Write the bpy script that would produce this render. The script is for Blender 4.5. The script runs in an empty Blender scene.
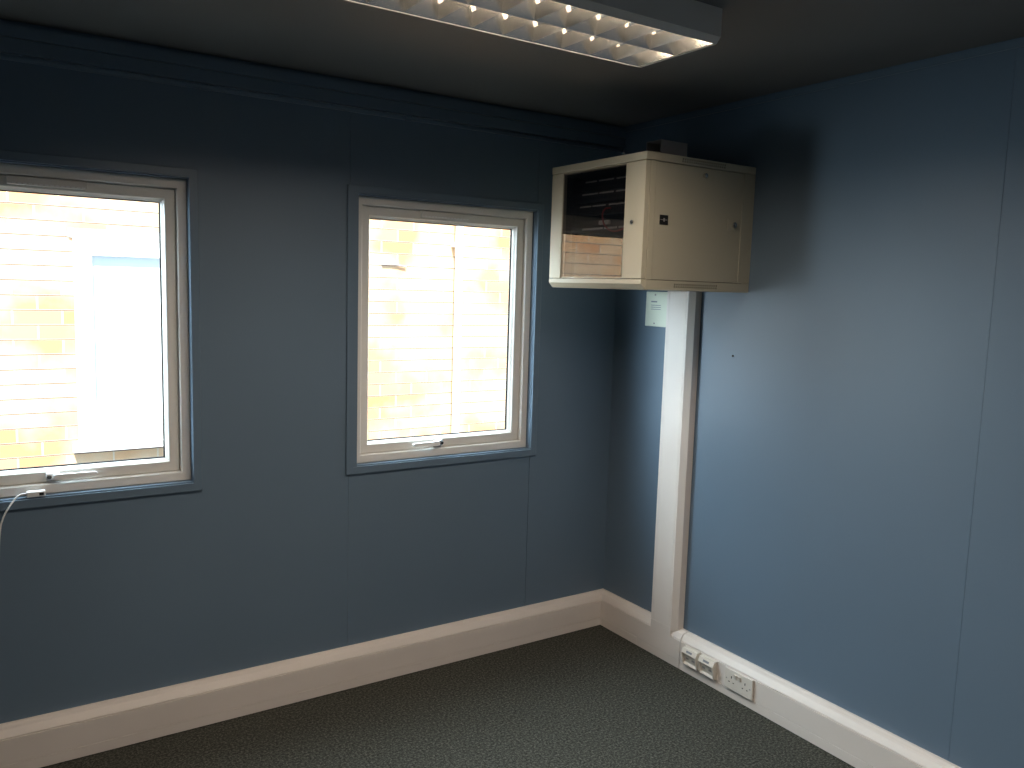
import bpy, bmesh, math, random
from mathutils import Vector, Matrix
random.seed(7)
S = bpy.context.scene
COL = S.collection
H = 2.4

# ---------------------------------------------------------------- helpers
def newbm(): return bmesh.new()

def box(bm, x0, x1, y0, y1, z0, z1, bev=0.0, seg=2):
    if x0 > x1: x0, x1 = x1, x0
    if y0 > y1: y0, y1 = y1, y0
    if z0 > z1: z0, z1 = z1, z0
    vs = [bm.verts.new(v) for v in [(x0,y0,z0),(x1,y0,z0),(x1,y1,z0),(x0,y1,z0),(x0,y0,z1),(x1,y0,z1),(x1,y1,z1),(x0,y1,z1)]]
    fs = [bm.faces.new([vs[i] for i in f]) for f in [(0,3,2,1),(4,5,6,7),(0,1,5,4),(1,2,6,5),(2,3,7,6),(3,0,4,7)]]
    if bev > 0:
        es = list({e for f in fs for e in f.edges})
        bmesh.ops.bevel(bm, geom=es, offset=bev, segments=seg, affect='EDGES', profile=0.5)

def cyl(bm, a, b, r, n=20, r2=None):
    a = Vector(a); b = Vector(b); d = b - a
    m = Matrix.Translation((a + b) / 2) @ d.to_track_quat('Z', 'Y').to_matrix().to_4x4()
    bmesh.ops.create_cone(bm, cap_ends=True, cap_tris=False, segments=n, radius1=r, radius2=r if r2 is None else r2, depth=d.length, matrix=m)

def prism(bm, pts, fn, t0, t1):
    """closed profile pts (u,v) swept from t0 to t1; fn(u,v,t) -> xyz"""
    A = [bm.verts.new(fn(u, v, t0)) for u, v in pts]
    B = [bm.verts.new(fn(u, v, t1)) for u, v in pts]
    n = len(pts)
    for i in range(n):
        bm.faces.new([A[i], A[(i+1) % n], B[(i+1) % n], B[i]])
    bm.faces.new(A); bm.faces.new(B)

def tube(bm, pts, r, n=10):
    P = [Vector(p) for p in pts]
    rings = []
    up = Vector((0.13, 0.31, 0.94)).normalized()
    for i, p in enumerate(P):
        t = (P[min(i+1, len(P)-1)] - P[max(i-1, 0)]).normalized()
        s = t.cross(up).normalized(); w = s.cross(t)
        rings.append([bm.verts.new(p + (s*math.cos(k*2*math.pi/n) + w*math.sin(k*2*math.pi/n))*r) for k in range(n)])
    for a, b in zip(rings, rings[1:]):
        for k in range(n):
            bm.faces.new([a[k], a[(k+1) % n], b[(k+1) % n], b[k]])
    bm.faces.new(rings[0]); bm.faces.new(rings[-1])

def spline(cp, n=10):
    P = [Vector(c) for c in cp]; P = [2*P[0]-P[1]] + P + [2*P[-1]-P[-2]]
    out = []
    for i in range(1, len(P)-2):
        for k in range(n):
            t = k/n
            out.append(0.5*((2*P[i]) + (P[i+1]-P[i-1])*t + (2*P[i-1]-5*P[i]+4*P[i+1]-P[i+2])*t*t + (3*P[i]-P[i-1]-3*P[i+1]+P[i+2])*t**3))
    out.append(P[-2]); return out

def obj(name, bm, m, parent=None, smooth=False):
    bmesh.ops.recalc_face_normals(bm, faces=bm.faces[:])
    me = bpy.data.meshes.new(name); bm.to_mesh(me); bm.free()
    o = bpy.data.objects.new(name, me); COL.objects.link(o)
    me.materials.append(m)
    if smooth:
        for p in me.polygons: p.use_smooth = True
    if parent:
        o.parent = parent
        o.matrix_parent_inverse = Matrix.Translation(parent.location).inverted()
    return o

def thing(name, label, cat, loc, group=None):
    o = bpy.data.objects.new(name, None); COL.objects.link(o)
    o.location = loc; o.empty_display_size = 0.05
    o['label'] = label; o['category'] = cat
    if group: o['group'] = group
    return o

def tag(o, label, cat, group=None):
    o['label'] = label; o['category'] = cat
    if group: o['group'] = group
    return o

def struct(o, label=None, cat=None):
    o['kind'] = 'structure'
    if label: o['label'] = label
    if cat: o['category'] = cat
    return o

# ---------------------------------------------------------------- materials
def mat(name, col, rough=0.5, spec=0.5, metal=0.0, bump=None, var=None, coat=0.0):
    m = bpy.data.materials.new(name); m.use_nodes = True
    nt = m.node_tree; b = nt.nodes['Principled BSDF']
    b.inputs['Base Color'].default_value = (*col, 1)
    b.inputs['Roughness'].default_value = rough
    b.inputs['Specular IOR Level'].default_value = spec
    b.inputs['Metallic'].default_value = metal
    b.inputs['Coat Weight'].default_value = coat
    tc = nt.nodes.new('ShaderNodeTexCoord')
    if var:
        sc, amt = var
        n = nt.nodes.new('ShaderNodeTexNoise'); n.inputs['Scale'].default_value = sc; n.inputs['Detail'].default_value = 5
        r = nt.nodes.new('ShaderNodeValToRGB')
        r.color_ramp.elements[0].position = 0.3; r.color_ramp.elements[1].position = 0.7
        r.color_ramp.elements[0].color = (*[c*(1-amt) for c in col], 1)
        r.color_ramp.elements[1].color = (*[min(1, c*(1+amt)) for c in col], 1)
        nt.links.new(tc.outputs['Object'], n.inputs['Vector']); nt.links.new(n.outputs['Fac'], r.inputs['Fac'])
        nt.links.new(r.outputs['Color'], b.inputs['Base Color'])
    if bump:
        sc, st, dist = bump
        n = nt.nodes.new('ShaderNodeTexNoise'); n.inputs['Scale'].default_value = sc; n.inputs['Detail'].default_value = 3
        bp = nt.nodes.new('ShaderNodeBump'); bp.inputs['Strength'].default_value = st; bp.inputs['Distance'].default_value = dist
        nt.links.new(tc.outputs['Object'], n.inputs['Vector']); nt.links.new(n.outputs['Fac'], bp.inputs['Height'])
        nt.links.new(bp.outputs['Normal'], b.inputs['Normal'])
    return m

WALL = mat('blue_wall_paint', (0.127, 0.184, 0.252), 0.44, 0.42, bump=(2.2, 0.25, 0.012), var=(1.3, 0.04))
TRIMB = mat('blue_trim_paint', (0.130, 0.188, 0.255), 0.3, 0.5)
CEIL = mat('ceiling_paint', (0.175, 0.175, 0.175), 0.6, 0.4, var=(1.0, 0.05))
PVC = mat('white_upvc', (0.74, 0.72, 0.68), 0.32, 0.5)
SKIRT = mat('white_trunking', (0.76, 0.70, 0.655), 0.38, 0.5, var=(4.0, 0.03))
SOCK = mat('white_moulded', (0.76, 0.71, 0.64), 0.3, 0.5)
CREAM = mat('cream_plate', (0.70, 0.74, 0.62), 0.4, 0.5)
DARK = mat('dark_hole', (0.012, 0.012, 0.012), 0.6, 0.3)
GREYMARK = mat('grey_print', (0.25, 0.27, 0.30), 0.6, 0.3)
RACK = mat('beige_powder_coat', (0.50, 0.46, 0.35), 0.42, 0.5, bump=(900, 0.05, 0.0004))
RACKD = mat('black_steel', (0.035, 0.033, 0.032), 0.5, 0.4)
CHROME = mat('chrome', (0.75, 0.74, 0.72), 0.15, 0.5, metal=1)
GREYP = mat('grey_plastic', (0.33, 0.31, 0.30), 0.5, 0.4)
LABEL = mat('pale_label_strip', (0.85, 0.84, 0.80), 0.5, 0.4)
REDM = mat('red_cable', (0.55, 0.04, 0.04), 0.4, 0.4)
WHITEC = mat('white_cable', (0.82, 0.82, 0.82), 0.35, 0.5)
LUMB = mat('luminaire_enamel', (0.80, 0.76, 0.72), 0.4, 0.5)
MIRR = mat('bright_aluminium', (0.86, 0.83, 0.78), 0.27, 0.5, metal=1)
AMBER = mat('amber_end_cap', (0.55, 0.36, 0.14), 0.4, 0.5)
CONC = mat('concrete_paving', (0.13, 0.125, 0.12), 0.9, 0.2, var=(3, 0.15))
WHITEP = mat('white_render', (0.86, 0.86, 0.86), 0.5, 0.4)
GUTTER = mat('felt_roof', (0.12, 0.12, 0.12), 0.8, 0.2)

def carpet_mat():
    m = mat('carpet', (0.05, 0.065, 0.06), 0.95, 0.15)
    nt = m.node_tree; b = nt.nodes['Principled BSDF']
    tc = nt.nodes.new('ShaderNodeTexCoord')
    n = nt.nodes.new('ShaderNodeTexNoise'); n.inputs['Scale'].default_value = 115; n.inputs['Detail'].default_value = 8; n.inputs['Roughness'].default_value = 0.85
    r = nt.nodes.new('ShaderNodeValToRGB'); e = r.color_ramp.elements
    e[0].position = 0.41; e[0].color = (0.020, 0.021, 0.017, 1)
    e[1].position = 0.60; e[1].color = (0.150, 0.148, 0.128, 1)
    q = r.color_ramp.elements.new(0.5); q.color = (0.052, 0.054, 0.045, 1)
    n2 = nt.nodes.new('ShaderNodeTexNoise'); n2.inputs['Scale'].default_value = 260; n2.inputs['Detail'].default_value = 1
    bp = nt.nodes.new('ShaderNodeBump'); bp.inputs['Strength'].default_value = 0.9; bp.inputs['Distance'].default_value = 0.004
    L = nt.links.new
    L(tc.outputs['Object'], n.inputs['Vector']); L(n.outputs['Fac'], r.inputs['Fac']); L(r.outputs['Color'], b.inputs['Base Color'])
    L(tc.outputs['Object'], n2.inputs['Vector']); L(n2.outputs['Fac'], bp.inputs['Height']); L(bp.outputs['Normal'], b.inputs['Normal'])
    return m
CARPET = carpet_mat()

def brick_mat():
    m = mat('buff_brick', (0.6, 0.4, 0.2), 0.9, 0.15)
    nt = m.node_tree; b = nt.nodes['Principled BSDF']; L = nt.links.new
    def math_(op, a, bb):
        n = nt.nodes.new('ShaderNodeMath'); n.operation = op
        for k, v in enumerate((a, bb)):
            if v is None: continue
            if isinstance(v, (int, float)): n.inputs[k].default_value = v
            else: L(v, n.inputs[k])
        return n.outputs[0]
    tc = nt.nodes.new('ShaderNodeTexCoord')
    sx = nt.nodes.new('ShaderNodeSeparateXYZ'); cx = nt.nodes.new('ShaderNodeCombineXYZ')
    L(tc.outputs['Object'], sx.inputs[0]); L(sx.outputs['Z'], cx.inputs['Y'])
    L(math_('ADD', sx.outputs['X'], sx.outputs['Y']), cx.inputs['X'])     # runs round the corner of the building
    RH = 0.0765
    br = nt.nodes.new('ShaderNodeTexBrick')
    br.inputs['Scale'].default_value = 1.0
    br.inputs['Brick Width'].default_value = 0.225; br.inputs['Row Height'].default_value = RH
    br.inputs['Mortar Size'].default_value = 0.0045; br.inputs['Mortar Smooth'].default_value = 0.1
    br.inputs['Bias'].default_value = -0.15
    br.inputs['Color1'].default_value = (0.72, 0.42, 0.215, 1)
    br.inputs['Color2'].default_value = (0.56, 0.25, 0.12, 1)
    br.inputs['Mortar'].default_value = (0.66, 0.58, 0.46, 1)
    L(cx.outputs[0], br.inputs['Vector'])
    n = nt.nodes.new('ShaderNodeTexNoise'); n.inputs['Scale'].default_value = 2.6; n.inputs['Detail'].default_value = 6
    r = nt.nodes.new('ShaderNodeValToRGB'); r.color_ramp.elements[0].position = 0.42; r.color_ramp.elements[1].position = 0.60
    L(tc.outputs['Object'], n.inputs['Vector']); L(n.outputs['Fac'], r.inputs['Fac'])
    mx = nt.nodes.new('ShaderNodeMix'); mx.data_type = 'RGBA'
    L(math_('MULTIPLY', r.outputs['Color'], 0.55), mx.inputs['Factor']); L(br.outputs['Color'], mx.inputs['A'])
    mx.inputs['B'].default_value = (0.78, 0.64, 0.46, 1)
    # shadow lines of the recessed bed joints, painted in as a dark band
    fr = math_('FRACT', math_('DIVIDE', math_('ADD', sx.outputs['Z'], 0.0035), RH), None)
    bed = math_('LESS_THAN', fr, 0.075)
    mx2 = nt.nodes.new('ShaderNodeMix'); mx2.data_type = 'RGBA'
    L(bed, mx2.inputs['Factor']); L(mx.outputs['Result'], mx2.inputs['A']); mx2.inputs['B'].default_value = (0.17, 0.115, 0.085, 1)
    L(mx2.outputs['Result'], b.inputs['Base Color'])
    return m
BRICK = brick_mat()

def glass_mat(name, tint=(1, 1, 1), ior=1.5, boost=1.0):
    m = bpy.data.materials.new(name); m.use_nodes = True
    nt = m.node_tree; nt.nodes.clear(); L = nt.links.new
    o = nt.nodes.new('ShaderNodeOutputMaterial'); mx = nt.nodes.new('ShaderNodeMixShader')
    f = nt.nodes.new('ShaderNodeFresnel'); f.inputs['IOR'].default_value = ior
    t = nt.nodes.new('ShaderNodeBsdfTransparent'); t.inputs['Color'].default_value = (*tint, 1)
    g = nt.nodes.new('ShaderNodeBsdfGlossy'); g.inputs['Roughness'].default_value = 0.0
    g.inputs['Color'].default_value = (boost, boost, boost, 1)
    ge = nt.nodes.new('ShaderNodeNewGeometry'); iv = nt.nodes.new('ShaderNodeMath'); iv.operation = 'SUBTRACT'; iv.inputs[0].default_value = 1.0
    ml = nt.nodes.new('ShaderNodeMath'); ml.operation = 'MULTIPLY'     # only the outer faces mirror; the ray leaves the pane unhindered
    L(ge.outputs['Backfacing'], iv.inputs[1]); L(f.outputs[0], ml.inputs[0]); L(iv.outputs[0], ml.inputs[1])
    L(ml.outputs[0], mx.inputs['Fac']); L(t.outputs[0], mx.inputs[1]); L(g.outputs[0], mx.inputs[2]); L(mx.outputs[0], o.inputs['Surface'])
    return m
PANE = glass_mat('window_glass', (0.97, 0.985, 0.985))
TINT = glass_mat('tinted_door_glass', (0.62, 0.60, 0.60), 1.95)

def emit_mat(name, col, s):
    m = bpy.data.materials.new(name); m.use_nodes = True
    b = m.node_tree.nodes['Principled BSDF']
    b.inputs['Base Color'].default_value = (0.8, 0.8, 0.8, 1)
    b.inputs['Emission Color'].default_value = (*col, 1); b.inputs['Emission Strength'].default_value = s
    return m
TUBE = emit_mat('lit_fluorescent_tube', (1.0, 0.86, 0.70), 16.0)

# ---------------------------------------------------------------- room shell
XL, YB = -4.4, -4.6            # left wall, wall behind the camera
WINS = [(-2.780, -1.936), (-1.3155, -0.4719)]
WZ0, WZ1 = 0.9128, 1.977
bm = newbm(); box(bm, XL-0.12, 0.12, YB-0.12, 0.12, -0.12, 0); struct(obj('floor', bm, CARPET), 'dark green-grey flecked carpet floor')
bm = newbm(); box(bm, XL-0.2, 0.2, YB-0.2, 0.18, H+0.0, H+0.14); struct(obj('ceiling', bm, CEIL), 'dark grey ceiling')

# window wall: backing with two openings and facing boards with fine joints
bm = newbm()
FT = 0.0025
def wallpiece(x0, x1, z0, z1):
    box(bm, x0, x1, FT, 0.12, z0, z1)
edges = [XL] + [v for w in WINS for v in w] + [0.0]
wallpiece(XL, WINS[0][0], 0, H); wallpiece(WINS[0][1], WINS[1][0], 0, H); wallpiece(WINS[1][1], 0.12, 0, H)
for a, b in WINS:
    wallpiece(a, b, 0, WZ0); wallpiece(a, b, WZ1, H)
g = 0.0005
J1, J2 = -1.3465, -0.4705      # joints under the right-hand window
def face(x0, x1, z0, z1): box(bm, x0, x1, 0, FT, z0, z1)
face(XL, WINS[0][0], 0, H)
face(WINS[0][0], WINS[0][1], 0, WZ0); face(WINS[0][0], WINS[0][1], WZ1, H)
face(WINS[0][1], J1-g, 0, H)
face(J1+g, WINS[1][0], 0, H)
face(WINS[1][0], J2-g-0.0015, 0, WZ0); face(WINS[1][0], J2-g-0.0015, WZ1, H)
face(J2+g, 0.0, 0, H)
struct(obj('wall_back', bm, WALL), 'blue painted wall with two white windows')

bm = newbm()
J3 = -1.742
box(bm, FT, 0.12, YB, 0.0, 0, H)
box(bm, 0, FT, YB, J3-g, 0, H); box(bm, 0, FT, J3+g, 0.0, 0, H)
struct(obj('wall_right', bm, WALL), 'blue painted wall behind the cabinet')
bm = newbm(); box(bm, XL-0.12, XL, YB, 0.12, 0, H); struct(obj('wall_left', bm, WALL))
bm = newbm(); box(bm, XL-0.12, 0.12, YB-0.12, YB, 0, H); struct(obj('wall_front', bm, WALL))

# skirting trunking -----------------------------------------------------
bh = 0.164
PROF = [(0, 0.004), (0.050, 0.004), (0.050, 0.040), (0.0475, 0.0412), (0.050, 0.0426), (0.050, 0.1280), (0.0440, 0.1290),
        (0.0440, 0.1315), (0.0480, 0.1335), (0.0330, 0.1550), (0.0270, 0.1580), (0.0190, 0.1605), (0.0130, bh), (0, bh)]
def skirt(bm, fn, t0, t1): prism(bm, PROF, fn, t0, t1)
bm = newbm()
A = [bm.verts.new((XL, -u, v)) for u, v in PROF]; B = [bm.verts.new((-u, -u, v)) for u, v in PROF]
for i in range(len(PROF)): bm.faces.new([A[i], A[(i+1) % len(PROF)], B[(i+1) % len(PROF)], B[i]])
bm.faces.new(A); bm.faces.new(B)
struct(obj('baseboard_back', bm, SKIRT), 'white trunking skirting under the windows')
bm = newbm()
def runR(ya, yb, ma=False, prof=PROF):
    A = [bm.verts.new((-u, (-u if ma else ya), v)) for u, v in prof]; B = [bm.verts.new((-u, yb, v)) for u, v in prof]
    for i in range(len(prof)): bm.faces.new([A[i], A[(i+1) % len(prof)], B[(i+1) % len(prof)], B[i]])
    bm.faces.new(A); bm.faces.new(B)
JA, JB = -0.312, -0.590
runR(0, JA, True)
# tee section (covers are smooth), then the long run
PT = [(0, 0.004), (0.050, 0.004), (0.050, 0.040), (0.0505, 0.0412), (0.051, 0.0424), (0.051, 0.1280), (0.0460, 0.1292),
      (0.0460, 0.1312), (0.0490, 0.1335), (0.0340, 0.1555), (0.0270, 0.1588), (0.0190, 0.1615), (0.0130, bh+0.001), (0, bh+0.001)]
runR(JA-0.0008, JB+0.0012, False, PT)
runR(JB-0.0024, YB, False)
struct(obj('baseboard_right', bm, SKIRT), 'white trunking skirting below the cabinet')
# short corner cover
bm = newbm(); box(bm, -0.0515, -0.048, -0.075, -0.0485, 0.043, 0.116); 
struct(obj('trim_3', bm, SKIRT), 'small corner cover on the skirting')

# cornice board and right-hand cornice bead ------------------------------
bm = newbm()
box(bm, XL, 0, -0.026, 0, 2.346, 2.384); box(bm, XL, 0, -0.020, 0, 2.300, 2.3445)
struct(obj('trim_1', bm, TRIMB), 'painted cornice boards over the windows')
bm = newbm(); box(bm, -0.006, 0, YB, -0.02, 2.372, 2.392)
struct(obj('trim_2', bm, TRIMB), 'thin painted bead along the right wall')
t = thing('cable_conduit', 'thin painted cable conduit running along the wall above the windows', 'conduit', (-2.0, 0, 2.289))
bm = newbm(); cyl(bm, (XL, -0.010, 2.289), (-0.01, -0.010, 2.289), 0.0095, 16); obj('pipe', bm, TRIMB, t, True)
for x in (-1.112, -1.883, -2.9):
    bm = newbm(); cyl(bm, (x-0.012, -0.0115, 2.289), (x+0.012, -0.0115, 2.289), 0.0125, 16); obj('coupling', bm, TRIMB, t)

# ---------------------------------------------------------------- windows
def frame_ring(bm, x0, x1, z0, z1, prof):
    """prof: list of (inset, y) going around a closed section; mitred ring"""
    rings = []
    for ins, y in prof:
        rings.append([bm.verts.new(v) for v in [(x0+ins, y, z0+ins), (x1-ins, y, z0+ins), (x1-ins, y, z1-ins), (x0+ins, y, z1-ins)]])
    n = len(prof)
    for i in range(n):
        a, b = rings[i], rings[(i+1) % n]
        for k in range(4):
            bm.faces.new([a[k], a[(k+1) % 4], b[(k+1) % 4], b[k]])

def make_window(idx, x0, x1, flip):
    cx = (x0+x1)/2
    w = bpy.data.objects.new('window_%d' % idx, None); COL.objects.link(w); w.location = (cx, 0.06, WZ0)
    struct(w, 'white top-hung window cropped by the left side of the photo' if idx == 1 else 'white top-hung window nearer the corner', 'window')
    bm = newbm()
    frame_ring(bm, x0, x1, WZ0, WZ1, [(0.0005, 0.032), (0.0025, 0.030), (0.0300, 0.030), (0.033, 0.033), (0.0335, 0.060), (0.046, 0.060), (0.046, 0.108), (0.0005, 0.108)])
    obj('outer_frame', bm, PVC, w)
    bm = newbm()
    s = 0.0335
    frame_ring(bm, x0+s, x1-s, WZ0+s, WZ1-s, [(0.001, 0.053), (0.003, 0.051), (0.0345, 0.051), (0.0370, 0.053), (0.0385, 0.058), (0.0450, 0.068), (0.0460, 0.084), (0.0460, 0.094), (0.001, 0.094)])
    obj('sash', bm, PVC, w)
    bm = newbm(); gi = s+0.045
    frame_ring(bm, x0+gi, x1-gi, WZ0+gi, WZ1-gi, [(0, 0.080), (0.0045, 0.080), (0.0045, 0.088), (0, 0.088)])
    obj('gasket', bm, DARK, w)
    bm = newbm(); box(bm, x0+gi-0.001, x1-gi+0.001, 0.082, 0.086, WZ0+gi-0.001, WZ1-gi+0.001)
    obj('pane', bm, PANE, w)
    # trickle vent on the head of the sash
    v = None
    bm = newbm(); vc = cx + (0.0 if idx == 1 else -0.015)
    box(bm, vc-0.112, vc+0.112, 0.034, 0.0515, 1.915, 1.9405, 0.002)
    v = obj('trickle_vent', bm, PVC, w)
    bm = newbm()
    for k in range(14):
        xx = vc-0.098+k*0.015; box(bm, xx, xx+0.0105, 0.0325, 0.0345, 1.9175, 1.9215)
    obj('vent_slots', bm, WHITEP, v)
    # handle
    sg = -1 if flip else 1
    hx = (-2.372 if idx == 1 else -0.925); hz = 0.969
    bm = newbm(); box(bm, hx-0.020, hx+0.020, 0.032, 0.0515, hz-0.013, hz+0.012, 0.004)
    h = obj('handle', bm, WHITEP if idx == 1 else CHROME, w)
    bm = newbm()
    prism(bm, [(0, -0.008), (0.02, -0.010), (0.125, -0.007), (0.132, 0.0), (0.125, 0.006), (0.02, 0.009), (0, 0.008)],
          lambda u, q, tt: (hx+sg*u, tt + 0.024 - (0.006 if u > 0.01 else 0), hz+q+(0.003 if u > 0.1 else 0)), -0.008, 0.004)
    bmesh.ops.bevel(bm, geom=bm.edges[:], offset=0.0015, segments=2, affect='EDGES')
    obj('lever', bm, WHITEP, h)
    bm = newbm(); cyl(bm, (hx-sg*0.012, 0.022, hz), (hx-sg*0.012, 0.034, hz), 0.0065, 18); obj('lock_button', bm, CHROME if idx == 1 else DARK, h)
    bm = newbm(); prism(bm, [(-0.026, -0.006), (0.026, -0.006), (0.015, -0.022), (-0.015, -0.022)], lambda u, q, tt: (hx+u, tt, hz+q), 0.044, 0.0505)
    obj('keep', bm, GREYP if idx == 2 else PVC, h)
    # architrave in wall colour
    bm = newbm(); ao = 0.034
    frame_ring(bm, x0-0.044, x1+0.030, WZ0-ao, WZ1+ao, [(0, 0.0), (0, -0.008), (0.002, -0.010), (0.029, -0.010), (0.0295, -0.0095), (0.0295, 0.0)])
    # inner liner edge up to the opening on each side
    box(bm, x0-0.015, x0+0.0002, -0.010, 0.0, WZ0-0.004, WZ1+0.004)
    obj('architrave', bm, TRIMB, w)
    return w
make_window(1, *WINS[0], False)
make_window(2, *WINS[1], True)

# white lead with plug resting on the ledge of window 1
t = thing('charging_cable', 'white cable with a small plug lying on the ledge of the left window', 'cable', (-2.42, 0.01, WZ0))
bm = newbm(); box(bm, -2.452, -2.398, -0.006, 0.020, WZ0+0.0005, WZ0+0.0195, 0.004); p = obj('plug', bm, WHITEC, t)
bm = newbm(); box(bm, -2.416, -2.403, -0.0075, -0.0055, WZ0+0.006, WZ0+0.014); obj('socket_slot', bm, DARK, p)
bm = newbm(); tube(bm, spline([(-2.450, 0.006, WZ0+0.013), (-2.475, -0.002, WZ0+0.010), (-2.500, -0.018, WZ0-0.018), (-2.520, -0.024, WZ0-0.055), (-2.531, -0.026, WZ0-0.11), (-2.545, -0.022, WZ0-0.3), (-2.56, -0.02, 0.5), (-2.57, -0.03, 0.25), (-2.60, -0.075, 0.12), (-2.65, -0.10, 0.006), (-2.9, -0.14, 0.004)], 8), 0.0028, 10)
obj('lead', bm, WHITEC, t, True)

# ---------------------------------------------------------------- vertical trunking (dado to cabinet)
t = thing('cable_trunking', 'wide white vertical cable trunking rising from skirting to the cabinet', 'trunking', (0, -0.47, 0.165))
bm = newbm()
ya, yb = -0.392, -0.556
pr = [(0, 0), (0.030, 0), (0.050, 0.010), (0.050, 0.022), (0.0488, 0.0235), (0.050, 0.025), (0.050, 0.1250), (0.0488, 0.1265), (0.050, 0.128), (0.0490, 0.136), (0.030, 0.160), (0.0, 0.164)]
prism(bm, pr, lambda u, v, tt: (-u, ya - v, tt), 0.152, 1.6445)
obj('body', bm, SKIRT, t)
bm = newbm()   # the cover runs down across the chamfer of the skirting as a tee
prism(bm, [(0.0515, 0.124), (0.0515, 0.167), (0.0330, 0.167), (0.0340, 0.155)], lambda u, v, tt: (-u, tt, v), ya-0.012, ya-0.136)
obj('tee_cover', bm, SKIRT, t)

# cream blank plate beside the trunking
t = thing('junction_plate', 'cream wall plate with two screws tucked behind the white trunking under the cabinet', 'wall plate', (0, -0.30, 1.48))
bm = newbm(); box(bm, -0.012, 0.001, -0.386, -0.226, 1.484, 1.640, 0.003); obj('plate', bm, CREAM, t)
for z in (1.498, 1.626):
    bm = newbm(); cyl(bm, (-0.0118, -0.288, z), (-0.0145, -0.288, z), 0.004, 12); obj('screw', bm, GREYP, t)
bm = newbm(); box(bm, -0.0126, -0.0119, -0.300, -0.262, 1.592, 1.598)
for k in range(3): box(bm, -0.0124, -0.0119, -0.325, -0.262, 1.578-k*0.009, 1.5805-k*0.009)
obj('printed_lines', bm, GREYMARK, t)

tagm = newbm(); cyl(tagm, (-0.0035, -0.746, 1.389), (0.001, -0.746, 1.389), 0.0042, 10)
tag(obj('screw', tagm, DARK), 'tiny dark screw in the blue wall right of the trunking', 'screw')

# ---------------------------------------------------------------- sockets on the right skirting
def data_outlet(yc, label):
    t = thing('data_outlet', label, 'data outlet', (-0.05, yc, 0.045), 'data outlets on the skirting')
    z0, z1 = 0.046, 0.127
    bm = newbm(); box(bm, -0.056, -0.0508, yc-0.0425, yc+0.0425, z0, z1, 0.0015); obj('back_plate', bm, SOCK, t)
    bm = newbm()   # wedge-shaped hood: deeper at the top, sloping in towards the bottom
    prism(bm, [(0.055, z1-0.003), (0.068, z1-0.004), (0.078, z1-0.024), (0.0690, z1-0.030), (0.0600, z0+0.014), (0.066, z0+0.004), (0.055, z0+0.002)],
          lambda u, v, tt: (-u, tt, v), yc-0.040, yc+0.040)
    obj('hood', bm, SOCK, t)
    for s in (-1, 1):
        bm = newbm(); prism(bm, [(0.055, z1-0.004), (0.0685, z1-0.005), (0.0785, z1-0.024), (0.0665, z0+0.003), (0.055, z0+0.002)],
              lambda u, v, tt: (-u, tt, v), yc+s*0.0405, yc+s*0.0365)
        obj('side_cheek', bm, SOCK, t)
    bm = newbm()
    for s in (-1, 1):
        yy = yc+s*0.0175
        box(bm, -0.0655, -0.0600, yy-0.0085, yy+0.0085, 0.075, 0.088)
    obj('port', bm, GREYP, t)
    bm = newbm()   # printed label on the sloping top
    for k, (a, b) in enumerate([(-0.016, 0.016)]):
        prism(bm, [(0.0722, z1-0.010), (0.0758, z1-0.0175), (0.0750, z1-0.0175), (0.0714, z1-0.010)], lambda u, v, tt: (-u-0.0004, tt, v), yc+a, yc+b)
    obj('printed_label', bm, GREYMARK, t)
data_outlet(-0.668, 'white angled data outlet on the skirting, the one nearer the vertical trunking')
data_outlet(-0.765, 'white angled data outlet on the skirting, next to the double power socket')

t = thing('power_socket', 'white double power socket with two switches on the skirting', 'socket', (-0.05, -0.928, 0.044))
y0, y1 = -1.000, -0.856; zc = 0.086
bm = newbm(); box(bm, -0.0605, -0.0508, y0, y1, zc-0.0425, zc+0.0425, 0.003, 3); obj('face_plate', bm, SOCK, t)
for sy in (-0.893, -0.963):
    bm = newbm()
    box(bm, -0.0611, -0.0600, sy-0.002, sy+0.002, zc+0.006, zc+0.0155)
    box(bm, -0.0611, -0.0600, sy-0.0145, sy-0.008, zc-0.012, zc-0.0085)
    box(bm, -0.0611, -0.0600, sy+0.008, sy+0.0145, zc-0.012, zc-0.0085)
    obj('pin_holes', bm, DARK, t)
for sy in (-0.914, -0.934):
    bm = newbm(); prism(bm, [(0.060, zc+0.012), (0.0625, zc+0.012), (0.0665, zc+0.030), (0.060, zc+0.030)], lambda u, v, tt: (-u, tt, v), sy-0.006, sy+0.006)
    obj('rocker_switch', bm, SOCK, t)
for sy in (-0.868, -0.988):
    bm = newbm(); cyl(bm, (-0.060, sy, zc), (-0.0612, sy, zc), 0.003, 12); obj('screw', bm, GREYP, t)

# ---------------------------------------------------------------- wall-mounted network cabinet
X0, X1 = -0.568, -0.0005; Y0, Y1 = -0.805, -0.238; Z0, Z1 = 1.645, 2.130
t = thing('network_cabinet', 'beige wall-mounted network cabinet with a tinted glass door above the trunking', 'cabinet', (0, -0.52, Z0))
xs = X0+0.022                       # door thickness in front of the shell
bm = newbm()
tk = 0.004
# frame posts and shell (open front)
box(bm, xs, X1, Y0+0.004, Y1, Z0, Z0+tk)                      # bottom sheet
box(bm, xs, X1, Y1-tk, Y1, Z0+tk, Z1-0.03)                    # far side sheet
box(bm, X1-tk, X1, Y0+tk, Y1-tk, Z0+tk, Z1-0.03)              # back sheet
box(bm, xs, xs+0.026, Y0, Y0+0.03, Z0+0.036, Z1-0.030)         # near front post
box(bm, X1-0.060, X1, Y0, Y0+0.03, Z0+0.036, Z1-0.030)        # near rear post
box(bm, xs, xs+0.026, Y1-0.03, Y1-tk, Z0+tk, Z1-0.030)
sh = obj('shell', bm, RACK, t)
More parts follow.
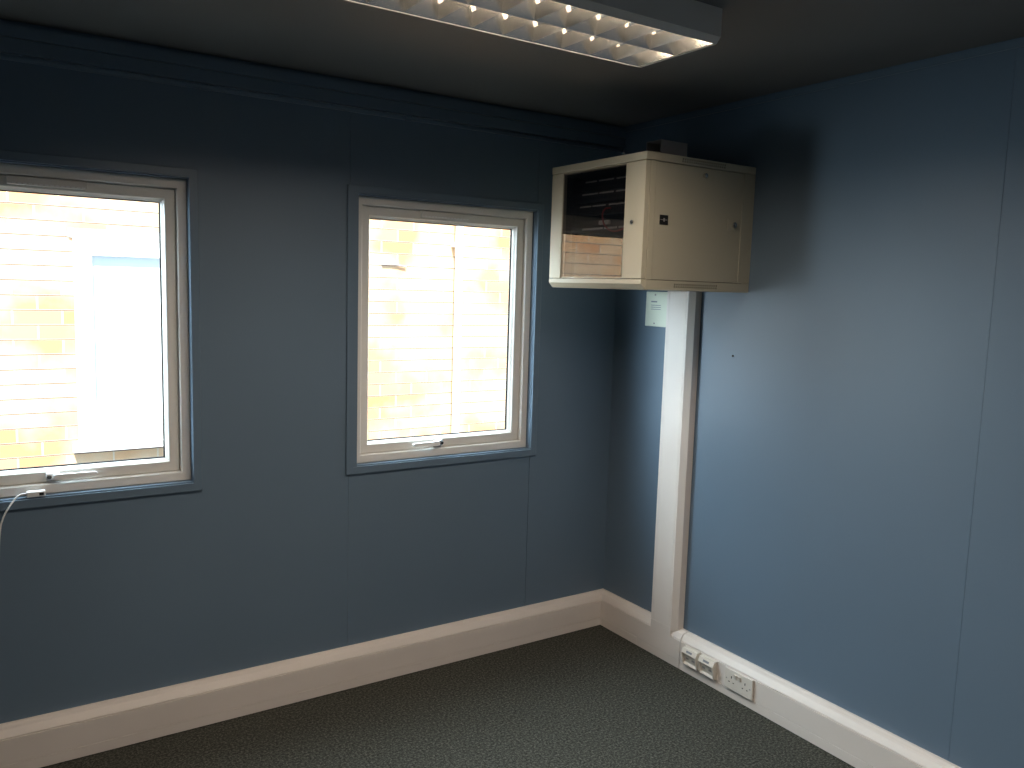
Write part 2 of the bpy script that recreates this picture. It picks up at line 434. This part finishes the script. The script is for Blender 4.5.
# bottom side rail with vents
def vent_rail(name, za, zb, xa, xb, thick=0.03):
    b = newbm(); box(b, xs, X1, Y0, Y0+thick, za, zb, 0.0012); r = obj(name, b, RACK, t)
    b = newbm(); n = 0
    x = xa
    while x < xb:
        zm = (za+zb)/2
        for row in (-1, 1):
            zz = zm + row*0.0045
            prism(b, [(x, zz-0.0030), (x+0.0045, zz-0.0030), (x+0.0045+row*0.0012, zz+0.0030), (x+row*0.0012, zz+0.0030)], lambda u, v, tt: (u, tt, v), Y0-0.0004, Y0+0.0006)
        x += 0.0115
    o = obj('vent_holes', b, DARK, r); return r
vent_rail('bottom_rail', Z0, Z0+0.0345, -0.405, -0.185)
# top cap: flange on all sides
bm = newbm(); box(bm, X0, X1, Y0-0.001, Y1+0.001, Z1-0.028, Z1, 0.002); tc_ = obj('top_cap', bm, RACK, t)
bm = newbm()
x = -0.395
while x < -0.165:
    for row in (-1, 1):
        zz = Z1-0.014+row*0.0045
        prism(bm, [(x, zz-0.0030), (x+0.0045, zz-0.0030), (x+0.0045+row*0.0012, zz+0.0030), (x+row*0.0012, zz+0.0030)], lambda u, v, tt: (u, tt, v), Y0-0.0014, Y0-0.0004)
    x += 0.0115
obj('vent_holes', bm, DARK, tc_)
# bottom front lip with chamfer
bm = newbm(); prism(bm, [(X0+0.001, Z0+0.036), (X0+0.001, Z0+0.020), (X0+0.020, Z0), (xs+0.004, Z0), (xs+0.004, Z0+0.036)], lambda u, v, tt: (u, tt, v), Y0+0.001, Y1-0.0005)
obj('bottom_lip', bm, RACK, t)
# removable side panel
bm = newbm()
px0, px1, pz0, pz1 = xs+0.0275, X1-0.0615, Z0+0.0365, Z1-0.0305
box(bm, px0, px1, Y0+0.0015, Y0+0.012, pz0, pz1, 0.0015)
sp = obj('side_panel', bm, RACK, t)
bm = newbm(); box(bm, px1-0.004, px1+0.003, Y0-0.0005, Y0+0.003, pz0+0.004, pz1-0.055); obj('edge_strip', bm, RACK, sp)
bm = newbm(); lx, lz = -0.492, 1.897
frame = [(0, 0)]
box(bm, lx, lx+0.040, Y0-0.0006, Y0+0.003, lz-0.017, lz+0.017); s1 = obj('cable_knockout', bm, DARK, sp)
bm = newbm(); box(bm, lx+0.0165, lx+0.0235, Y0-0.0012, Y0, lz-0.006, lz+0.006); box(bm, lx+0.003, lx+0.037, Y0-0.0010, Y0, lz-0.001, lz+0.001)
obj('knockout_bar', bm, GREYP, sp)
bm = newbm(); cyl(bm, (-0.278, Y0+0.002, 2.072), (-0.278, Y0-0.009, 2.072), 0.0085, 20); cyl(bm, (-0.278, Y0-0.009, 2.072), (-0.278, Y0-0.013, 2.072), 0.005, 16)
obj('lock', bm, CHROME, sp)
bm = newbm(); box(bm, -0.140, -0.098, Y0-0.0008, Y0+0.004, 1.880, 1.922, 0.0005); lp = obj('latch_plate', bm, RACK, sp)
bm = newbm(); cyl(bm, (-0.108, Y0+0.002, 1.902), (-0.108, Y0-0.008, 1.902), 0.011, 20); cyl(bm, (-0.108, Y0-0.008, 1.902), (-0.108, Y0-0.011, 1.902), 0.006, 16)
obj('latch_knob', bm, CHROME, sp)
# door: two stiles, thin rails, tinted glass
dz0, dz1 = Z0+0.038, Z1-0.0305
bm = newbm()
box(bm, X0, xs-0.001, Y0+0.0015, Y0+0.108, dz0, dz1, 0.002)
box(bm, X0, xs-0.001, Y1-0.078, Y1-0.0015, dz0, dz1, 0.002)
box(bm, X0+0.006, xs-0.001, Y0+0.108, Y1-0.078, dz1-0.006, dz1)
box(bm, X0+0.006, xs-0.001, Y0+0.108, Y1-0.078, dz0, dz0+0.006)
d = obj('door', bm, RACK, t)
bm = newbm(); box(bm, X0+0.004, X0+0.0075, Y0+0.106, Y1-0.076, dz0+0.003, dz1-0.003); obj('door_glass', bm, TINT, d)
bm = newbm(); cyl(bm, (X0+0.001, -0.744, 1.885), (X0-0.005, -0.744, 1.885), 0.0085, 20); cyl(bm, (X0-0.005, -0.744, 1.885), (X0-0.008, -0.744, 1.885), 0.005, 16)
dl = obj('door_lock', bm, CHROME, d)
bm = newbm(); box(bm, X0-0.0086, X0-0.0078, -0.7445, -0.7435, 1.8815, 1.8885); obj('keyhole', bm, DARK, d)
# rack rails and dark inner lining
bm = newbm()
box(bm, X1-0.02, X1-0.006, Y0+0.032, Y1-0.006, Z0+0.006, Z1-0.032)
box(bm, xs+0.027, X1-0.02, Y1-0.0095, Y1-0.0045, Z0+0.006, Z1-0.032)
box(bm, xs+0.027, X1-0.02, Y0+0.0305, Y0+0.034, Z0+0.006, Z1-0.032)
box(bm, xs+0.027, X1-0.02, Y0+0.034, Y1-0.0095, Z1-0.034, Z1-0.0285)
box(bm, xs+0.027, X1-0.02, Y0+0.034, Y1-0.0095, Z0+0.0045, Z0+0.007)
obj('inner_lining', bm, RACKD, t)
for yy in (Y0+0.075, Y1-0.060):
    bm = newbm(); box(bm, xs+0.055, xs+0.058, yy-0.012, yy+0.012, Z0+0.03, Z1-0.04); r = obj('rack_rail', bm, RACKD, t)

# equipment inside the cabinet (mounted on the rails)
ex = xs+0.0545
ya_, yb_ = Y0+0.058, Y1-0.046
def patch_panel(zc, label, segs, z_off=0.012):
    q = thing('patch_bay', label, 'patch panel', (ex, (ya_+yb_)/2, zc), 'equipment inside the cabinet')
    bm = newbm(); box(bm, ex-0.004, ex, ya_, yb_, zc-0.0205, zc+0.0205); box(bm, ex+0.0045, ex+0.05, ya_+0.035, yb_-0.03, zc-0.019, zc+0.019); obj('panel', bm, RACKD, q)
    bm = newbm()
    for k in range(24):
        yy = yb_-0.035-k*(yb_-ya_-0.07)/24
        box(bm, ex-0.0046, ex-0.0038, yy-0.0125, yy-0.002, zc-0.010, zc+0.002)
    o = obj('port_row', bm, DARK, q)
    for a, b in segs:
        bm = newbm(); box(bm, ex-0.0052, ex-0.004, a, b, zc+z_off-0.0028, zc+z_off+0.0028); obj('label_strip', bm, LABEL, q)
    return q
patch_panel(2.053, 'topmost black patch panel with thin pale label strips inside the cabinet', [(-0.68, -0.56), (-0.545, -0.455), (-0.44, -0.37)])
patch_panel(2.005, 'black patch panel with pale strips, second from the top in the cabinet', [(-0.69, -0.56), (-0.545, -0.46), (-0.45, -0.35)])
patch_panel(1.957, 'black patch panel with the red cable plugged in, inside the cabinet', [(-0.63, -0.52), (-0.50, -0.42), (-0.41, -0.34)])
q = thing('network_switch', 'dark network switch with white ports below the patch panels in the cabinet', 'network switch', (ex, -0.52, 1.88), 'equipment inside the cabinet')
bm = newbm(); box(bm, ex-0.004, ex, ya_, yb_, 1.870, 1.912); box(bm, ex+0.0045, ex+0.2, ya_+0.035, yb_-0.03, 1.872, 1.910); obj('case', bm, RACKD, q)
bm = newbm(); box(bm, ex-0.016, ex-0.0045, -0.535, -0.475, 1.893, 1.909, 0.002); obj('port_block', bm, LABEL, q)
for a, b in ((-0.70, -0.585), (-0.575, -0.50), (-0.49, -0.36)):
    bm = newbm(); box(bm, ex-0.0058, ex-0.004, a, b, 1.876, 1.884); obj('label_strip', bm, LABEL, q)
q = obj('patch_cable', None or (lambda b: (tube(b, spline([(ex-0.006, -0.535, 1.955), (ex-0.030, -0.530, 1.950), (ex-0.036, -0.522, 1.925), (ex-0.036, -0.540, 1.885), (ex-0.034, -0.585, 1.862), (ex-0.034, -0.640, 1.868), (ex-0.030, -0.680, 1.890), (ex-0.022, -0.705, 1.930), (ex-0.0065, -0.71, 1.95)], 8), 0.0032, 8), b)[1])(newbm()), REDM, None, True)
tag(q, 'red patch cable looping down behind the tinted cabinet door', 'cable')

# short duct offcut and bolt on top of the cabinet
bm = newbm()
dx0, dx1, dy0, dy1, dzt = -0.438, -0.305, -0.735, -0.655, 2.194
box(bm, dx0, dx1, dy0, dy0+0.002, Z1+0.0005, dzt); box(bm, dx0, dx1, dy1-0.002, dy1, Z1+0.0005, dzt); box(bm, dx0, dx1, dy0+0.002, dy1-0.002, dzt-0.002, dzt)
box(bm, dx0, dx1, dy0+0.002, dy1-0.002, Z1+0.0005, Z1+0.0025)
tag(obj('cable_duct', bm, GREYP), 'short grey open-ended duct lying on top of the cabinet', 'duct')
q = thing('mounting_bolt', 'small shiny bolt standing on the front of the cabinet top', 'bolt', (-0.53, -0.635, Z1))
bm = newbm(); cyl(bm, (-0.53, -0.635, Z1+0.0003), (-0.53, -0.635, Z1+0.008), 0.009, 6); obj('nut', bm, CHROME, q)
bm = newbm(); cyl(bm, (-0.53, -0.635, Z1+0.008), (-0.53, -0.635, Z1+0.018), 0.005, 16, 0.004); obj('stud', bm, CHROME, q)

# ---------------------------------------------------------------- ceiling luminaire
LX0, LX1, LY0, LY1, LZ0 = -2.085, -0.850, -1.392, -1.066, 2.310
t = thing('ceiling_light', 'white surface-mounted twin-tube ceiling light with a mirrored louvre', 'ceiling light', ((LX0+LX1)/2, (LY0+LY1)/2, H))
bm = newbm()
c = 0.016
sec = [(LY0+c, LZ0), (LY0, LZ0+c), (LY0, H-0.0005), (LY0+0.003, H-0.0005), (LY0+0.003, LZ0+c+0.001), (LY0+c, LZ0+0.003)]
prism(bm, sec, lambda u, v, tt: (tt, u, v), LX0+0.004, LX1-0.006)
sec2 = [(LY1-0.006, LZ0), (LY1, LZ0+0.006), (LY1, H-0.0005), (LY1-0.003, H-0.0005), (LY1-0.003, LZ0+0.007), (LY1-0.007, LZ0+0.003)]
prism(bm, sec2, lambda u, v, tt: (tt, u, v), LX0+0.004, LX1-0.006)
box(bm, LX0+0.004, LX1-0.006, LY0+0.003, LY1-0.003, H-0.006, H-0.0005)
obj('housing', bm, LUMB, t)
for e, s in ((LX1, -1), (LX0, 1)):
    bm = newbm()
    secE = [(LY0+c, LZ0), (LY0, LZ0+c), (LY0, H-0.0005), (LY1, H-0.0005), (LY1, LZ0+0.006), (LY1-0.006, LZ0)]
    prism(bm, secE, lambda u, v, tt: (tt, u, v), e, e+s*0.006)
    obj('end_cap', bm, LUMB, t)
# mirror optic: two parabolic troughs
oy0, oy1 = LY0+c+0.001, LY1-0.0075
om = (oy0+oy1)/2
ox0, ox1 = LX0+0.010, LX1-0.010
bm = newbm()
zt = 2.388
def trough(ya, yb):
    n = 14; hw = (yb-ya)/2; cy = (ya+yb)/2
    pts = []
    for i in range(n+1):
        s = -1 + 2*i/n
        # flat-ish crown, steep parabolic sides
        z = zt - (zt-LZ0-0.002)*abs(s)**2.6
        pts.append((cy + s*hw, z))
    rows = [[bm.verts.new((x, y, z)) for y, z in pts] for x in (ox0, ox1)]
    for i in range(n): bm.faces.new([rows[0][i], rows[0][i+1], rows[1][i+1], rows[1][i]])
trough(oy0, om-0.001); trough(om+0.001, oy1)
bm.faces.new([bm.verts.new(v) for v in [(ox1, oy0, LZ0+0.002), (ox1, oy1, LZ0+0.002), (ox1, oy1, zt), (ox1, oy0, zt)]])
bm.faces.new([bm.verts.new(v) for v in [(ox0, oy0, LZ0+0.002), (ox0, oy1, LZ0+0.002), (ox0, oy1, zt), (ox0, oy0, zt)]])
r = obj('reflector', bm, MIRR, t, True)
NF = 11; pitch = 0.0985
tz = 2.360
xf0 = LX1-0.103
for rowi, (ya2, yb2) in enumerate(((oy0, om-0.001), (om+0.001, oy1))):
    hw = (yb2-ya2)/2; cy = (ya2+yb2)/2
    for k in range(NF+1):
        x = xf0-k*pitch
        if x < ox0+0.02: break
        bm = newbm(); n = 10
        top = []; 
        A1, A2, Bt = [], [], []
        for i in range(n+1):
            s = (-1+2*i/n)*0.985
            zb = LZ0+0.0025
            zedge = zt - (zt-LZ0-0.002)*abs(s)**2.6
            z1_ = min(LZ0+0.037, zedge-0.0005) if zedge-0.0005 > zb+0.001 else zb+0.001
            y = cy+s*hw; wd = 0.0075*((z1_-zb)/0.04)+0.0006
            A1.append(bm.verts.new((x-wd, y, z1_))); A2.append(bm.verts.new((x+wd, y, z1_))); Bt.append(bm.verts.new((x, y, zb)))
        for i in range(n):
            bm.faces.new([A1[i], A1[i+1], Bt[i+1], Bt[i]]); bm.faces.new([A2[i], A2[i+1], Bt[i+1], Bt[i]]); bm.faces.new([A1[i], A1[i+1], A2[i+1], A2[i]])
        obj('louvre_blade', bm, MIRR, t)
    bm = newbm(); cyl(bm, (ox0+0.012, cy, tz), (ox1-0.012, cy, tz), 0.013, 20); obj('fluorescent_tube', bm, TUBE, t, True)
    for xa in (ox1-0.0125, ox0+0.0005):
        bm = newbm(); cyl(bm, (xa, cy, tz), (xa+0.012, cy, tz), 0.0145, 20)
        obj('lamp_holder', bm, SOCK, t)

second = t.copy(); COL.objects.link(second); second.location = (t.location.x-0.1, -3.78, t.location.z)  # unseen extra fitting, added to light surfaces that face the viewpoint
second['label'] = 'unseen copy of the twin-tube ceiling light, added behind the viewpoint as fill'
for ch in list(t.children):
    c_ = ch.copy(); COL.objects.link(c_); c_.parent = second

# ---------------------------------------------------------------- outside: brick building opposite
YO = 1.85; BH = 2.20; BX = -2.95
bm = newbm(); box(bm, -9, 8, 0.2, 30, -0.42, -0.30); struct(obj('ground', bm, CONC), 'concrete ground outside')
t = thing('brick_building', 'sunlit buff brick building with a white window, seen through the windows', 'building', (-0.5, YO, -0.30))
wx0, wx1, wz0, wz1 = -2.13, -1.30, 0.745, 1.83
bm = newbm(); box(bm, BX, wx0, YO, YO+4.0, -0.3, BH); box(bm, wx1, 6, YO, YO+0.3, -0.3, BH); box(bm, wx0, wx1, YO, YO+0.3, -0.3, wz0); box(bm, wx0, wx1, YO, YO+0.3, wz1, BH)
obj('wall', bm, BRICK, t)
bm = newbm(); frame_ring(bm, wx0, wx1, wz0, wz1, [(0, YO-0.02), (0.085, YO-0.02), (0.085, YO+0.12), (0, YO+0.12)])
wf = obj('window_frame', bm, WHITEP, t)
bm = newbm(); box(bm, wx0+0.085, wx1-0.085, YO+0.02, YO+0.026, wz0+0.085, wz1-0.085); obj('blind_pane', bm, mat('pale_blue_blind', (0.74, 0.76, 0.77), 0.5), wf)
bm = newbm(); box(bm, wx0-0.03, wx1+0.03, YO-0.05, YO, wz0-0.045, wz0-0.004, 0.004); obj('sill', bm, WHITEP, t)
bm = newbm(); box(bm, wx0-0.02, wx1+0.04, YO-0.012, YO+0.1, wz1+0.004, wz1+0.05); obj('lintel', bm, WHITEP, t)
bm = newbm(); box(bm, BX-0.06, 6.2, YO-0.06, YO+4.06, BH, BH+0.06); obj('roof', bm, GUTTER, t)
bm = newbm(); cyl(bm, (0.15, YO-0.05, -0.3), (0.15, YO-0.05, BH-0.01), 0.026, 20)
for z in (0.3, 1.9): box(bm, 0.115, 0.185, YO-0.06, YO-0.001, z, z+0.03)
tag(obj('downpipe', bm, WHITEP), 'white vertical downpipe on the brick wall outside the right window', 'downpipe')
bm = newbm(); tube(bm, spline([(-0.39, YO-0.012, 1.765), (-0.31, YO-0.014, 1.768), (-0.22, YO-0.014, 1.756)], 6), 0.006, 8)
tag(obj('cable_stub', bm, GREYP), 'short grey cable fixed high on the brick wall outside', 'cable')

# ---------------------------------------------------------------- lights
sun = bpy.data.lights.new('sun', 'SUN'); sun.energy = 14.0; sun.angle = math.radians(0.6); sun.color = (1.0, 0.95, 0.88)
so = bpy.data.objects.new('sun', sun); COL.objects.link(so)
so.rotation_euler = Vector((0.35, 1.0, -1.38)).to_track_quat('-Z', 'Y').to_euler()

SKY_BASE, SKY_PEAK = 2.5, 21.5
W = bpy.data.worlds.new('World'); S.world = W; W.use_nodes = True
nt = W.node_tree; bg = nt.nodes['Background']
# sky gradient, made brightest beyond the brick building to push daylight indoors
tc = nt.nodes.new('ShaderNodeTexCoord'); sp_ = nt.nodes.new('ShaderNodeSeparateXYZ')
mr = nt.nodes.new('ShaderNodeMapRange'); mr.interpolation_type = 'SMOOTHSTEP'
mr.inputs['From Min'].default_value = 0.05; mr.inputs['From Max'].default_value = 0.55
mr.inputs['To Min'].default_value = SKY_BASE; mr.inputs['To Max'].default_value = SKY_PEAK
nt.links.new(tc.outputs['Generated'], sp_.inputs[0]); nt.links.new(sp_.outputs['Y'], mr.inputs['Value'])
nt.links.new(mr.outputs['Result'], bg.inputs['Strength'])
bg.inputs['Color'].default_value = (0.74, 0.90, 1.0, 1)

for a, b in WINS:      # sampling portals in the window openings
    l = bpy.data.lights.new('window_portal', 'AREA'); l.shape = 'RECTANGLE'; l.size = b-a; l.size_y = WZ1-WZ0; l.cycles.is_portal = True
    o = bpy.data.objects.new('window_portal', l); COL.objects.link(o); o.location = ((a+b)/2, 0.125, (WZ0+WZ1)/2)
    o.rotation_euler = (math.radians(-90), 0, 0)

# light leaving the louvre optic of the ceiling fitting
l = bpy.data.lights.new('luminaire_output', 'AREA'); l.shape = 'RECTANGLE'; l.size = ox1-ox0-0.02; l.size_y = oy1-oy0-0.01
l.energy = 15; l.color = (1.0, 0.84, 0.68); l.spread = math.radians(158)
o = bpy.data.objects.new('luminaire_output', l); COL.objects.link(o); o.location = ((ox0+ox1)/2, om, LZ0-0.001)
rear_fill = o.copy(); rear_fill.data = l.copy(); rear_fill.data.energy = 30; COL.objects.link(rear_fill); rear_fill.location = (second.location.x, -3.78, LZ0-0.001)  # added warm fill under the unseen rear fitting

# ---------------------------------------------------------------- camera (fitted)
cam = bpy.data.cameras.new('camera'); co = bpy.data.objects.new('camera', cam); COL.objects.link(co); S.camera = co
cam.sensor_fit = 'HORIZONTAL'; cam.sensor_width = 36; cam.lens = 818.95/1024*36; cam.clip_start = 0.02
yaw, pit, rol = 0.5811, -0.1152, 0.0294
f = Vector((math.sin(yaw)*math.cos(pit), math.cos(yaw)*math.cos(pit), math.sin(pit)))
r = Vector((math.cos(yaw), -math.sin(yaw), 0)); u = r.cross(f)
r2 = r*math.cos(rol)+u*math.sin(rol); u2 = -r*math.sin(rol)+u*math.cos(rol)
M = Matrix((r2, u2, -f)).transposed().to_4x4(); M.translation = Vector((-2.5679, -3.0287, 1.632))
co.matrix_world = M

S.view_settings.view_transform = 'Standard'; S.view_settings.look = 'None'
S.view_settings.gamma = 1; S.view_settings.use_curve_mapping = False
S.view_settings.exposure = 0.0
